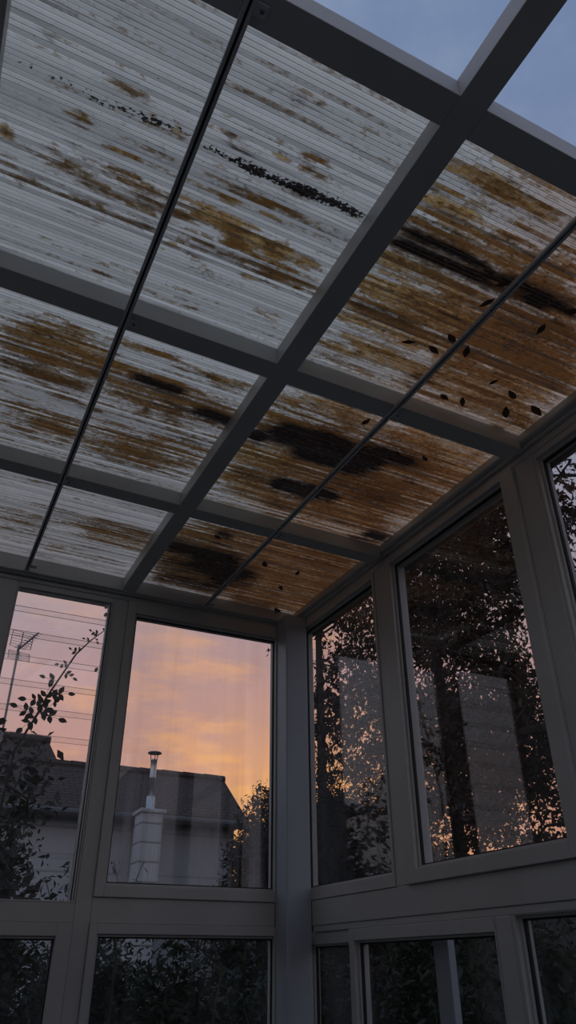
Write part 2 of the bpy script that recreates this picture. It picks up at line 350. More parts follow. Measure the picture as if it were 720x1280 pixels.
# louvred window
w1=window(1,'louvred glass window of horizontal slats with a thin rose shoot outside',(.155,YB,.17))
mb=MB(); mb.vbox(.155,.161,YB+.002,YB+.05,.1705,1.187); mb.vbox(.502,.5075,YB+.002,YB+.05,.1705,1.187); mb.vbox(.161,.502,YB+.002,YB+.05,1.166,1.187); mb.vbox(.161,.502,YB+.002,YB+.05,.1705,.176)
mb.build('window_frame',M['alu'],w1,.0015)
mb=MB(); mb.vbox(.487,.492,YB+.008,YB+.03,.176,1.166); mb.vbox(.496,.500,YB+.006,YB+.03,.176,1.166); mb.build('jamb_channel',M['bar'],w1)
mb=MB(); mb.vbox(.492,.496,YB+.012,YB+.03,.176,1.166); mb.vbox(.500,.502,YB+.012,YB+.03,.176,1.166); mb.build('gasket',M['gasket'],w1)
zs=[1.166,1.089,.998,.910,.824,.738,.651,.564,.475,.388,.299,.213,.176]
for i in range(12):
    zt=zs[i]+(.008 if i else 0); zb=zs[i+1]-(.007 if i<11 else 0)
    yt,yo=YB+.012,YB+.024; th=.0045
    b=MB(); x0,x1=.161,.487
    P8=[V(x0,yo,zb),V(x1,yo,zb),V(x1,yo+th,zb),V(x0,yo+th,zb),V(x0,yt,zt),V(x1,yt,zt),V(x1,yt+th,zt),V(x0,yt+th,zt)]
    b.add(P8,[(0,1,5,4),(2,3,7,6),(1,2,6,5),(3,0,4,7)],0); b.add(P8,[(3,2,1,0),(4,5,6,7)],1)
    b.build('glass_slat',[M['louvre'],M['blade_edge']],w1)
for xx,zz in ((.478,1.150),(.474,.905),(.480,1.118)):
    b=MB(); c=V(xx,YB+.006,zz); b.tube([(c[0],c[1]-.004,c[2]),(c[0],c[1]+.012,c[2])],.007,10); b.build('slat_clip',M['bar'],w1)

def side_window(n, label, oy0,oy1,oz0,otop, py0,py1,pz0,ptop, glass, x0=XR-.008, x1=XR+.045, bead=.006):
    w=window(n,label,(XR,oy0,oz0)); mb=MB()
    T=lambda v:(lambda x,y: zr(x,y,v)) if v<-.01 and n in (5,6,7) else v
    oT,pT=T(otop),T(ptop)
    if py0>oy0: mb.vbox(x0,x1,oy0,py0,oz0,oT)
    if oy1>py1: mb.vbox(x0,x1,py1,oy1,oz0,oT)
    mb.vbox(x0,x1,py0,py1,oz0,pz0); mb.vbox(x0,x1,py0,py1,pT,oT)
    # glazing bead step
    b=bead; pTb=(lambda x,y: zr(x,y,ptop-b)) if callable(pT) else ptop-b
    mb.vbox(x0+.012,x1,py0,py0+b,pz0,pT); mb.vbox(x0+.012,x1,py1-b,py1,pz0,pT); mb.vbox(x0+.012,x1,py0+b,py1-b,pz0,pz0+b); mb.vbox(x0+.012,x1,py0+b,py1-b,pTb,pT)
    mb.build('window_frame',M['alu'],w,.002)
    g=MB(); k=.004; xg0,xg1=x0+.019,x0+.027; yy0,yy1,zz0=py0+b,py1-b,pz0+b
    pTg=(lambda x,y: zr(x,y,ptop-b-k)) if callable(pT) else ptop-b-k
    g.vbox(xg0,xg1,yy0,yy0+k,zz0,pTb); g.vbox(xg0,xg1,yy1-k,yy1,zz0,pTb); g.vbox(xg0,xg1,yy0+k,yy1-k,zz0,zz0+k); g.vbox(xg0,xg1,yy0+k,yy1-k,pTg,pTb)
    g.build('gasket',M['gasket'],w)
    p=MB(); p.vbox(x0+.029,x0+.0325,yy0,yy1,zz0,pTb); p.build('pane',M[glass],w)
    return w
side_window(5,'narrow upper window next to the corner post',1.931,2.50,.1925,-.0565,1.944,2.49,.226,-.078,'glass_side',XR-.004)
side_window(6,'big upper side window full of dark leaves with orange glints',1.2005,1.8725,.1925,-.0565,1.250,1.815,.228,-.076,'glass_side',XR-.012)
side_window(7,'upper side window at the right edge with bare branches',.401,1.1315,.1925,-.0565,.42,1.122,.226,-.075,'glass_side',XR+.002)
side_window(8,'low narrow window behind the corner post',2.2165,2.50,SILL,.0995,2.218,2.49,-.5,.066,'glass_side',XR+.012)
w9=side_window(9,'low side window crossed by a pale upright stile',1.5335,2.1825,SILL,.0995,1.537,2.179,-.5,.069,'glass_side',XR-.002)
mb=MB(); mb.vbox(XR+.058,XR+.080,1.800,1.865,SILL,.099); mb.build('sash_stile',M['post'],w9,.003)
side_window(10,'low dark side window at the bottom right edge',.401,1.4795,SILL,.0995,.42,1.468,-.5,.0985,'glass_side',XR+.004)

# eaves gutter outside
mb=MB(); prof=[(1.315,.0),(1.315,-.045),(1.33,-.055),(1.365,-.055),(1.38,-.045),(1.38,.0),(1.374,.0),(1.374,-.040),(1.362,-.049),(1.333,-.049),(1.321,-.040),(1.321,.0)]
ys=(.30,2.60)
vs=[V(x,y,zr(XR,y,o)) for y in ys for x,o in prof]; n=len(prof)
mb.add(vs,[(i,(i+1)%n,n+(i+1)%n,n+i) for i in range(n)]); mb.add(vs,[tuple(range(n))[::-1],tuple(range(n,2*n))])
tag(mb.build('eaves_gutter',M['gutter']),'dark gutter hung outside along the eaves over the side windows','gutter')

# ---------------------------------------------------------------- roof
R_=lambda off:(lambda x,y: zr(x,y,off))
BD=-.048
def beam(x0,x1,y0,y1,label,bevel=.0015):
    mb=MB(); mb.vbox(x0,x1,y0,y1,R_(BD),R_(-.001)); return struct(mb.build('roof_beam',M['alu'],None,bevel),label,'beam')
beam(-.195,-.142,YF,2.513,'long grey roof beam at the left edge of the photo')
beam(.522,.574,YF,2.513,'long grey roof beam running down the middle of the roof')
PY=[(.448,.503),(1.134,1.190),(1.836,1.893)]
where=['highest cross beam, at the edge of the open sky','second cross beam down from the open sky','lowest cross beam, nearest the back wall']
for (y0,y1),wh in zip(PY,where):
    beam(-.142,.522,y0,y1,wh+', left of the middle beam')
    beam(.574,1.236,y0,y1,wh+', right of the middle beam')
    beam(XL,-.195,y0,y1,wh+', beyond the left beam')
def glazing_bar(xc, label):
    r=empty('glazing_bar',V(xc,2.50,zr(xc,2.50,-.057)),label,'glazing bar',None)
    y0,y1=.455,2.512; h=.0082
    a=MB(); a.vbox(xc-h,xc-.0022,y0,y1,R_(-.0565),R_(-.049)); a.vbox(xc+.0022,xc+h,y0,y1,R_(-.0565),R_(-.049)); a.build('lip',M['bar'],r,.0012)
    a=MB(); a.vbox(xc-.0021,xc+.0021,y0,y1,R_(-.0515),R_(-.049)); a.build('slot',M['slot'],r)
    for (b0,b1) in PY:
        ym=(b0+b1)/2
        k=MB(); k.vbox(xc+h+.0005,xc+h+.020,ym-.010,ym+.010,R_(BD-.004),R_(BD-.0004)); c=k.build('clip',M['bar'],r,.001)
        s=MB(); p=V(xc+h+.012,ym,zr(xc,ym,BD-.0042)); s.lathe((p[0],p[1],p[2]-.003),[(.0035,0),(.0045,.0015),(.0045,.003)],10); s.build('screw',M['screw'],c)
    k=MB(); k.vbox(xc+h,xc+h+.022,2.475,2.500,R_(-.050),R_(-.046)); k.build('clip',M['bar'],r,.001)
    return r
glazing_bar(.172,'thin dark slotted bar left of the middle roof beam')
glazing_bar(.848,'thin dark slotted bar right of the middle roof beam')

# dirt streaks along the cells: x from, x to, y, half width, ochre, brown, black (metres)
STAINS=[(-0.167,-0.044,0.883,0.0062,0,0.15,0.55),(-0.026,0.14,0.887,0.0113,0,0.2,0.55),(0.101,0.208,0.878,0.0082,0.1,0.1,0.45),(0.107,0.13,0.874,0.0081,0.9,0.1,0),(0.159,0.18,0.873,0.0082,0.9,0.1,0),(0.183,0.202,0.717,0.0083,0.6,0.1,0),(-0.045,-0.002,0.933,0.01,0.75,0.35,0.1),(-0.002,0.018,0.935,0.0084,0.2,0.4,0.1),(0.056,0.071,0.918,0.0067,0.7,0.2,0),(-0.027,-0.007,0.958,0.0069,0,0.4,0.2),(-0.16,-0.133,1.036,0.0163,0.75,0.6,0),(-0.055,-0.036,1.034,0.0111,0.5,0.4,0),(-0.15,-0.127,1.11,0.0059,0.6,0.3,0),(0.02,0.116,0.839,0.0138,0.3,0.4,0),(0.004,0.183,1.028,0.0133,0.35,0.45,0.1),(0.06,0.243,1.04,0.0195,0.4,0.4,0.05),(-0.142,0.028,1.053,0.0169,0.15,0.3,0),(-0.038,0.202,1.082,0.006,0.1,0.45,0.15),(-0.146,0.199,1.145,0.0063,0.1,0.55,0.1),(-0.111,-0.093,1.152,0.0103,0.7,0.3,0),(0.07,0.093,1.163,0.0087,0.8,0.2,0),(-0.107,-0.087,0.816,0.0086,0,0.4,0.25),(-0.055,0.072,0.72,0.0026,0,0.4,0.2),(0.005,0.107,0.688,0.0026,0,0.3,0.2),(0.053,0.115,0.976,0.0108,0.45,0.3,0.05),(-0.128,-0.122,0.826,0.0043,0,0.3,0.5),(0.032,0.23,1.096,0.0164,0.2,0.25,0),(0.227,0.373,0.886,0.0103,0,0.25,0.55),(0.319,0.514,0.889,0.0106,0.05,0.3,0.7),(0.43,0.63,0.882,0.0126,0,0.3,0.85),(0.208,0.377,1.025,0.0119,0.55,0.35,0.05),(0.272,0.402,1.04,0.0162,1,0.4,0.05),(0.345,0.511,1.05,0.0188,1,0.35,0.1),(0.47,0.599,1.052,0.0128,0.7,0.35,0.05),(0.365,0.401,1.087,0.015,1,0.4,0.1),(0.427,0.561,1.104,0.0111,0.75,0.4,0.1),(0.479,0.625,1.122,0.0115,0.65,0.5,0.15),(0.3,0.516,1.124,0.0112,0.25,0.45,0.1),(0.231,0.268,1.157,0.0111,0.8,0.3,0.05),(0.297,0.356,1.171,0.0092,0.5,0.5,0.1),(0.431,0.487,1.162,0.0117,0.7,0.3,0),(0.504,0.576,1.257,0.0103,0.6,0.2,0),(0.311,0.349,0.987,0.0096,0.8,0.2,0),(0.325,0.495,0.942,0.0149,0.3,0.3,0.05),(0.248,0.454,0.938,0.0128,0.25,0.3,0.05),(0.375,0.406,0.829,0.0082,0.8,0.3,0),(0.426,0.475,0.816,0.0115,0.5,0.4,0),(0.461,0.494,0.808,0.0065,0.6,0.4,0.1),(0.427,0.563,0.833,0.0135,0.25,0.35,0.05),(0.296,0.405,0.715,0.0071,0.1,0.35,0.2),(0.359,0.421,0.715,0.0058,0.3,0.4,0.1),(0.243,0.473,0.744,0.0059,0,0.4,0.15),(0.265,0.354,0.843,0.0098,0.1,0.3,0.05),(0.506,0.54,0.717,0.0089,0.6,0.3,0),(0.501,0.56,0.757,0.0125,0.3,0.3,0),(0.194,0.29,1.062,0.0101,0.35,0.3,0.05),(0.319,0.452,1.207,0.0096,0.25,0.35,0.05),(0.714,0.969,0.871,0.0114,0.3,0.9,0.9),(0.712,0.972,0.904,0.0118,0.2,0.8,1),(0.952,1.156,0.881,0.014,0.5,0.9,0.7),(0.95,1.209,0.909,0.0124,0.4,0.9,0.6),(0.699,0.883,0.916,0.0098,0.7,0.5,0.4),(0.705,0.922,0.841,0.0164,0.5,0.7,0.25),(0.883,1.142,0.817,0.0334,0.65,0.55,0.05),(0.688,0.865,0.769,0.0235,0.75,0.3,0.05),(0.711,0.882,0.681,0.0244,0.5,0.25,0.05),(0.792,1.011,0.7,0.0287,0.55,0.3,0.08),(0.735,0.982,0.802,0.0283,0.65,0.4,0.05),(0.82,0.99,0.654,0.0242,0.3,0.2,0.05),(0.7,1.008,0.953,0.0206,0.9,0.4,0.08),(0.703,0.969,1.034,0.0222,0.95,0.45,0.1),(0.715,0.923,1.115,0.0192,0.9,0.6,0.35),(0.827,1.061,1.031,0.0317,1,0.4,0.08),(0.733,0.981,1.164,0.0227,0.75,0.4,0.05),(0.835,1.097,1.133,0.04,0.75,0.4,0.05),(0.915,1.174,1.027,0.0506,0.65,0.5,0.05),(0.762,0.948,1.224,0.0213,0.6,0.3,0.05),(0.804,1.128,1.249,0.0249,0.65,0.3,0.03),(0.725,0.828,1.291,0.0111,0.4,0.3,0.05),(1.018,1.24,1.173,0.0373,0.5,0.35,0.02),(0.91,1.081,0.886,0.0179,0.4,0.5,0.1),(1.107,1.268,0.886,0.0144,0.3,0.9,0.75),(1.046,1.244,0.867,0.016,0.5,0.9,0.45),(1.09,1.186,0.806,0.0565,0.55,0.5,0),(0.999,1.15,0.777,0.036,0.4,0.3,0),(1.052,1.371,0.999,0.0833,0.65,0.62,0.05),(1.059,1.379,1.073,0.0843,0.6,0.7,0.12),(1.098,1.272,1.003,0.0601,0.5,0.75,0.15),(1.047,1.394,1.213,0.0617,0.75,0.45,0.02),(1.258,1.468,1.108,0.0787,0.7,0.45,0),(1.202,1.468,1.266,0.0418,0.6,0.5,0.05),(-0.028,0.146,1.591,0.0408,0.7,0.65,0.08),(0.038,0.229,1.601,0.0385,0.65,0.55,0.06),(-0.089,0.042,1.616,0.0315,0.35,0.4,0.1),(-0.078,0.08,1.709,0.0409,0.55,0.6,0.1),(0.03,0.216,1.713,0.0488,0.6,0.65,0.1),(-0.07,0.023,1.774,0.0214,0.5,0.8,0.35),(-0.001,0.192,1.786,0.0257,0.55,0.8,0.3),(-0.082,0.239,1.68,0.0878,0.3,0.3,0.02),(-0.044,0.204,1.975,0.0335,0.5,0.6,0.12),(0.057,0.217,2.015,0.0347,0.6,0.6,0.1),(-0.038,0.198,2.046,0.0615,0.3,0.35,0.05),(-0.025,0.188,2.143,0.0422,0.1,0.3,0.03),(0.082,0.182,1.859,0.0156,0.3,0.5,0.1),(0.203,0.408,1.534,0.0156,0.55,0.5,0.1),(0.291,0.456,1.661,0.0175,0.3,0.6,0.95),(0.203,0.448,1.641,0.0307,0.55,0.5,0.05),(0.225,0.458,1.741,0.0443,0.7,0.75,0.06),(0.4,0.628,1.733,0.0339,0.55,0.8,0.35),(0.518,0.645,1.729,0.0228,0.3,0.8,0.95),(0.41,0.619,1.682,0.0291,0.5,0.6,0.05),(0.414,0.627,1.556,0.0165,0.5,0.45,0.06),(0.494,0.63,1.568,0.0201,0.4,0.35,0.03),(0.22,0.482,1.989,0.0617,0.5,0.5,0.06),(0.342,0.636,2.007,0.0591,0.5,0.5,0.05),(0.256,0.51,2.088,0.0283,0.3,0.4,0.03),(0.425,0.684,1.907,0.0429,0.35,0.4,0.03),(0.366,0.384,1.795,0.0154,0.3,0.6,0.6),(0.27,0.674,1.766,0.0996,0.2,0.2,0),(0.208,0.619,2.024,0.1,0.2,0.25,0),(0.776,1.061,1.693,0.0467,0.3,0.9,1),(0.899,1.179,1.705,0.0559,0.3,0.9,1),(0.882,1.143,1.77,0.0417,0.5,0.9,0.9),(0.708,0.901,1.733,0.0315,0.6,0.8,0.55),(0.712,0.768,1.763,0.0239,0.3,0.8,1),(0.898,1.087,1.982,0.0432,0.3,0.9,1),(0.735,0.928,1.976,0.0374,0.7,0.7,0.35),(1.016,1.158,1.974,0.0387,0.4,0.9,0.8),(0.715,0.945,1.867,0.0564,1,0.5,0.06),(0.839,1.131,1.867,0.0444,0.9,0.5,0.08),(0.72,0.887,2.02,0.0383,0.8,0.5,0.1),(0.784,1.16,2.101,0.0464,0.7,0.4,0.05),(0.921,1.065,2.12,0.0314,0.7,0.6,0.3),(0.717,0.991,1.64,0.052,0.65,0.6,0.15),(0.742,1.04,1.519,0.0307,0.5,0.3,0.05),(0.837,0.953,1.505,0.0169,0.7,0.5,0.15),(0.685,0.873,1.576,0.028,0.4,0.35,0.02),(0.928,1.106,1.566,0.0504,0.6,0.6,0.05),(1.071,1.288,1.654,0.0472,0.5,0.9,0.6),(1.154,1.362,1.639,0.0354,0.6,0.9,0.35),(1.069,1.352,1.834,0.0986,0.7,0.85,0.25),(1.144,1.387,1.927,0.0672,0.6,0.85,0.2),(1.213,1.542,1.631,0.0877,0.85,0.5,0.02),(1.106,1.329,1.545,0.0512,0.75,0.5,0.05),(1.194,1.487,1.825,0.118,0.8,0.6,0.05),(1.106,1.409,2.03,0.0819,0.85,0.5,0.03),(1.329,1.456,1.521,0.0368,0.6,0.4,0),(1.146,1.415,2.102,0.0322,0.7,0.5,0.1),(1.373,1.492,2.146,0.0337,0.4,0.8,0.8),(0.042,0.227,2.683,0.0392,0.2,0.4,0.05),(0.054,0.245,2.783,0.0692,0.3,0.35,0.03),(0.216,0.661,2.599,0.0518,0.3,0.4,0.05),(0.357,0.669,2.703,0.0691,0.45,0.4,0.05),(0.4,0.628,2.587,0.0389,0.4,0.5,0.08),(0.228,0.576,2.885,0.0451,0.2,0.3,0.03),(0.684,1.09,2.489,0.0771,0.85,0.7,0.2),(0.693,1.034,2.621,0.062,0.6,0.95,0.8),(0.695,1.104,2.766,0.0746,0.9,0.8,0.5),(0.845,1.158,2.717,0.0884,0.8,0.95,0.6),(0.743,1.064,2.92,0.0727,0.6,0.8,0.6),(0.993,1.187,2.846,0.0953,0.6,0.8,0.35),(0.769,1.047,2.393,0.0488,0.5,0.4,0.05),(0.849,0.923,2.43,0.0373,0.3,0.8,0.6),(1.028,1.55,2.574,0.1979,0.85,0.5,0.04),(1.185,1.547,2.819,0.1615,0.85,0.55,0.05),(1.137,1.363,2.985,0.0692,0.6,0.8,0.3),(1.075,1.44,2.439,0.0914,0.7,0.5,0.05),(1.225,1.498,2.454,0.0666,0.6,0.7,0.2)]
LEAVES=[ (1.035,0.959,0.0300),(1.034,1.104,0.0311),(1.015,1.162,0.0314),(0.935,1.169,0.0275),(1.250,0.882,0.0277),(1.222,0.967,0.0280),(1.332,1.211,0.0342),(1.160,1.313,0.0262),(1.222,1.306,0.0303),(1.247,1.191,0.0222),(1.370,1.285,0.0390),(1.447,1.236,0.0472),(1.099,1.126,0.0317),(1.292,1.604,0.0249),(1.013,1.525,0.0270),(1.194,1.620,0.0164),(1.298,2.589,0.0321),(1.396,3.007,0.0478),(1.300,2.767,0.0335),(1.135,2.581,0.0367),(1.032,0.890,0.0294),(0.866,2.452,0.0296),(0.980,2.605,0.0259),(0.986,2.825,0.0275) ]
# smaller flakes and drips scattered round the main streaks
r_=random.Random(11); extra=[]
for xa,xb,yc,w,so,sb,sk in STAINS:
    if so+sb<.35: continue
    L=xb-xa
    for k in range(4):
        l=L*r_.uniform(.08,.35); x0=r_.uniform(xa-.3*L,xb); y0=yc+r_.gauss(0,1.5)*w+r_.gauss(0,.006)
        extra.append((x0,x0+l,y0,r_.uniform(.003,.007),min(1,so*r_.uniform(.5,1.2)),min(1,sb*r_.uniform(.6,1.5)),0.0 if r_.random()<.8 else .4))
for k in range(160):
    x0=r_.uniform(-.2,1.5); y0=r_.uniform(.6,3.0); l=r_.uniform(.01,.14)
    extra.append((x0,x0+l,y0,r_.uniform(.003,.006),r_.uniform(0,.5),r_.uniform(.2,.7),.0))
STAINS+=extra
def stain_fields(x,y,zone):
    p=np.zeros(x.shape); t=np.clip((x/F-.56)/.42,0,1); t=np.maximum(t*t*(3-2*t)*zone[2],np.clip((y/F-1.1)/1.4,0,1)*.28); o=np.full(x.shape,zone[0]); b=np.full(x.shape,zone[1]); k=np.zeros(x.shape)  # t: brown film plus painted warm sunset light, stronger rightwards and towards the back
    for xa,xb,yc,w,so,sb,sk in STAINS:
        m=.012+.14*(xb-xa)
        fx=np.clip((x-xa+m)/(2*m),0,1)*np.clip((xb+m-x)/(2*m),0,1)
        fx=fx*fx*(3-2*fx)
        f=fx*np.exp(-.8*((y-yc)/max(w,.004))**2)
        o=1-(1-o)*(1-so*f); b=1-(1-b)*(1-sb*f)*(1-.75*sk*fx*np.exp(-.8*((y-yc)/max(w*1.7,.004))**2)*(so>.1 or sb>.3)); 
        if so<=.1 and sb<=.3: p=1-(1-p)*(1-sk*f)
        else: k=1-(1-k)*(1-sk*f)
    return o,b,k,p,t
def roof_sheet(x0,x1,y0,y1,label,zone,name='roof_sheet',step=.009):
    nx=max(2,int((x1-x0)*F/step)); ny=max(2,int((y1-y0)*F/step)); th=.0133
    if name=='ceiling': nx=ny=2
    gx=np.linspace(x0,x1,nx+1); gy=np.linspace(y0,y1,ny+1); X,Y=np.meshgrid(gx,gy)
    x=X.ravel(); y=Y.ravel(); z=zr(x,y,.0003)
    v=np.stack([x*F,y*F,z*F+EYE],1); n0=len(v)
    top=np.array([V(a,b,zr(a,b,th)) for a,b in ((x0,y0),(x1,y0),(x1,y1),(x0,y1))])
    c=[0,nx,(ny+1)*(nx+1)-1,ny*(nx+1)]
    q=[(j*(nx+1)+i,(j+1)*(nx+1)+i,(j+1)*(nx+1)+i+1,j*(nx+1)+i+1) for j in range(ny) for i in range(nx)]
    n=len(q)
    q.append((n0,n0+1,n0+2,n0+3))
    for a in range(4): q.append((c[a],c[(a+1)%4],n0+(a+1)%4,n0+a))
    me=bpy.data.meshes.new(name); me.from_pydata([tuple(p) for p in np.vstack([v,top])],[],q)
    me.materials.append(M['sheet']); me.materials.append(M['clear_skin'])
    me.polygons.foreach_set('material_index',[0]*n+[1]*5)
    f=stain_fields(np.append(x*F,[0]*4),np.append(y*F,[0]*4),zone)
    for nm,d in zip(('ochre','brown','black','speck','sunset_tan'),f):
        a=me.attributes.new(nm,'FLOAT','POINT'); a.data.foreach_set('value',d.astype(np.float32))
    me.update(); return link(name,me)
cols=[(-.168,.1795),(.1805,.5475),(.5485,.8845),(.8855,1.300)]
rows=[(.476,1.1615),(1.1625,1.8645),(1.8655,2.530)]
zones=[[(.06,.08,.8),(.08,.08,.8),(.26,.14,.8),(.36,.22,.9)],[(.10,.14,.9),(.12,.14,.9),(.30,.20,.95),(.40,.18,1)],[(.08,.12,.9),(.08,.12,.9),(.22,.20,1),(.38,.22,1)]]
lab=[['pale ribbed roof sheet at the top left with faint ochre specks','ribbed roof sheet with a black speckled line and ochre streak, left of the middle beam','ochre-stained roof sheet crossed by two black lines, right of the middle beam','brown roof sheet at the right edge with dead leaves stuck to it'],
     ['roof sheet at the left edge with a broad brown band across','roof sheet with brown streaks and a small black smear, middle row','roof sheet with the two big black stains','orange-brown roof sheet with smoky dark patch beside the eaves, middle row'],
     ['small pale roof sheet at the lower left above the louvred window','pale pinkish roof sheet with light brown lines, bottom row','dark brown streaked roof sheet with a white corner, bottom row above the sunset window','orange-brown roof sheet in the corner above the corner post']]
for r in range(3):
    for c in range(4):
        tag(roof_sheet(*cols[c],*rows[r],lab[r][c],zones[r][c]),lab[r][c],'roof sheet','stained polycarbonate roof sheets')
struct(roof_sheet(XL,-.169,.476,2.53,'',(.1,.1,0),'ceiling'),'pale ribbed roofing between the left beam and the house','ceiling')

# dead leaves stuck to the sheets
def dead_leaf(x,y,s,i):
    z=zr(x/F,y/F)*F+EYE-.0045; a=random.uniform(0,6.28); mb=MB()
    u=Vector((math.cos(a),math.sin(a),0)); w=Vector((-u.y,u.x,0)); c=Vector((x,y,z)); k=random.uniform(.42,.6); s*=1.5
    pr=[(-.5,.0),(-.3,.26),(-.05,.42),(.2,.3),(.38,.14),(.5,0)]
    top=[]; bot=[]
    cup=random.uniform(.0,.12)
    def pt(t,h,zz): return c+u*(t*s)+w*(h*s*k)+Vector((0,0,zz-cup*s*abs(h)))
    vs=[];n=len(pr)
    for t,h in pr: vs.append(pt(t,h,0))
    for t,h in pr: vs.append(pt(t,0,-.001))
    for t,h in pr: vs.append(pt(t,-h,0))
    fs=[(i_,i_+1,n+i_+1,n+i_) for i_ in range(n-1)]+[(n+i_,n+i_+1,2*n+i_+1,2*n+i_) for i_ in range(n-1)]
    mb.add(vs,fs)
    o=mb.build('dead_leaf',M['leaf_dead'],None); sm=o.modifiers.new('thick','SOLIDIFY'); sm.thickness=.0012
    return o
for i,(x,y,s) in enumerate(LEAVES):
    right = x/F>.848; row = 0 if y/F<1.16 else (1 if y/F<1.865 else 2)
    nm=['topmost row','middle row','bottom row'][row]
    l='dark dead leaf stuck to the %s roof sheet, %s'%('brown right-hand' if right else 'streaked ochre', nm)
    tag(dead_leaf(x,y,s,i),l,'leaf',l.replace('dark dead leaf','dead leaves'))

# pale cobweb under the brown sheet
mb=MB(); c=Vector((1.215,1.03,0)); a=0.0; pts=[]
for k in range(190):
    a+=random.uniform(-.9,.9); c=c+Vector((math.cos(a),math.sin(a),0))*.0075
    h_=Vector((1.215,1.03,0))-c; c=c+h_*(.10 if h_.length>.05 else .015)
    c.z=zr(c.x/F,c.y/F)*F+EYE-.004-.0025*math.sin(k*.7); pts.append(c.copy())
mb.tube(pts,.0008,4)
tag(mb.build('cobweb',M['web']),'pale tangled cobweb under the brown roof sheet at the right edge','cobweb')
# ---------------------------------------------------------------- outside: house, chimney, antenna
def D(dx,dz,y): return (dx*y, y, EYE+dz*y)      # a point at distance y beyond the viewer
mb=MB(); mb.box(-30,40,YB*F+.2,45,-.12,-.02); mb.box(XR*F+.2,40,-20,YB*F+.2,-.12,-.02)
struct(mb.build('ground',M['lawn']),'dark garden ground outside the veranda','ground')

def slab(mb, p, t):      # thick quad: p four corners (ccw from above), t thickness downwards
    q=[Vector(a) for a in p]; d=Vector((0,0,-t))
    mb.hexa([a+d for a in q]+q)
h=empty('house',(2,11,0),'low white neighbouring house with a dark tiled roof beyond the big sunset window','house')
X0,X1=-2.5,4.0
mb=MB(); mb.box(X0,X1,10,12,-.1,3.20); mb.add([(X1,10,3.2),(X1,12,3.2),(X1,11,3.86),(X0,10,3.2),(X0,12,3.2),(X0,11,3.86)],[(0,1,2),(3,5,4),(0,2,5,3),(1,4,5,2)])
mb.build('wall',M['stone'],h)
mb=MB(); slab(mb,[(X0-.1,9.82,3.16),(X1+.16,9.82,3.16),(4.20,11,3.965),(X0-.1,11,3.965)],.07); slab(mb,[(X0-.1,11,3.965),(4.20,11,3.965),(X1+.16,12.18,3.16),(X0-.1,12.18,3.16)],.07)
roof=mb.build('roof',M['roof'],h)
mb=MB(); x=1.2
while x<4.2:
    mb.tube([(x,11,3.955),(x+.33,11,3.962)],[.075,.06],8); x+=.335
mb.build('ridge_tiles',M['roof'],roof)
mb=MB(); mb.tube([(X0,9.78,3.13),(X1+.1,9.78,3.13)],.05,8); mb.build('roof_gutter',M['gutter'],h)
h2=empty('house',(-.5,13,0),'taller neighbouring house with a dark hipped tiled roof at the left of the louvred window','house')
mb=MB(); mb.box(-4,1.95,12.3,13.7,-.1,4.0); mb.build('wall',M['stone'],h2)
mb=MB(); A=[(-4.2,12.1,3.85),(2.12,12.1,3.85),(2.12,13.9,3.85),(-4.2,13.9,3.85),(1.78,13,4.775),(-3.2,13,4.775)]
mb.add(A,[(0,1,4,5),(1,2,4),(2,3,5,4),(3,0,5),(3,2,1,0)])
r2=mb.build('roof',M['roof'],h2)
mb=MB(); x=-3.2
while x<1.6: mb.tube([(x,13,4.765),(x+.33,13,4.775)],[.08,.065],8); x+=.335
mb.build('ridge_tiles',M['roof'],r2)

ch=empty('chimney',(2.66,9.52,0),'white block chimney stack with a shiny metal flue against the white house','chimney')
mb=MB(); mb.box(2.53,2.80,9.36,9.68,-.05,3.13); mb.build('stack',M['block'],ch,.01)
mb=MB(); mb.box(2.50,2.83,9.33,9.71,3.131,3.175); mb.build('cap_slab',M['white_render'],ch,.008)
c=(2.66,9.50,3.175)
mb=MB(); mb.lathe(c,[(.075,0),(.078,.02),(.056,.03),(.056,.155),(.048,.17)],20); fl=mb.build('flue_collar',M['pipe'],ch,0,True)
mb=MB(); mb.lathe((c[0],c[1],c[2]+.17),[(.040,0),(.040,.215),(.043,.22),(.043,.235),(.040,.24),(.040,.43),(.043,.435),(.043,.45)],20); fp=mb.build('flue_pipe',M['pipe'],ch,0,True)
mb=MB(); zt=c[2]+.62
for k in range(3):
    w=2.1*k+.4; mb.tube([(c[0]+.04*math.cos(w),c[1]+.04*math.sin(w),zt-.03),(c[0]+.055*math.cos(w),c[1]+.055*math.sin(w),zt+.075)],.006,6)
mb.lathe((c[0],c[1],zt+.075),[(.088,0),(.090,.008),(.085,.016),(.03,.03)],20)
mb.build('rain_cap',M['pipe_dark'],fp)

an=empty('television_antenna',(.85,10.8,3.95),'rooftop television antenna on a thin mast behind the louvred window','antenna')
mb=MB(); mb.tube([(.86,10.8,3.835),(.85,10.8,5.52)],.017,8); mb.build('mast',M['antenna'],an)
mb=MB(); a=Vector((.84,10.83,5.45)); e=Vector((1.02,10.15,5.50)); mb.tube([a,e],.012,6)
for k in range(9):
    p=a.lerp(e,.12+.85*k/8); L=.085-.004*k; mb.tube([p+Vector((-L*.96,-.2*L,.0)),p+Vector((L*.96,.2*L,0))],.004,5)
mb.build('boom',M['antenna'],an)
for sgn,nm in ((1,.225),(-1,.17)):
    mb=MB(); ctr=Vector((.87,10.80,5.455+.035*sgn)); ux=Vector((.97,.24,0))
    up=Vector((0,-.22,.97*sgn)) if sgn>0 else Vector((0,-.5,-.86))
    for sx in (-1,1): mb.tube([ctr+ux*(sx*.155)+up*(nm*k/5)+Vector((0,-.03*math.sin(k*.63),0)) for k in range(6)],.006,5)
    mb.tube([ctr,ctr+up*nm],.008,5)
    for k in range(7): q=ctr+up*(nm*k/6); mb.tube([q-ux*.155,q+ux*.155],.0035,5)
    mb.build('reflector_screen',M['antenna'],an)

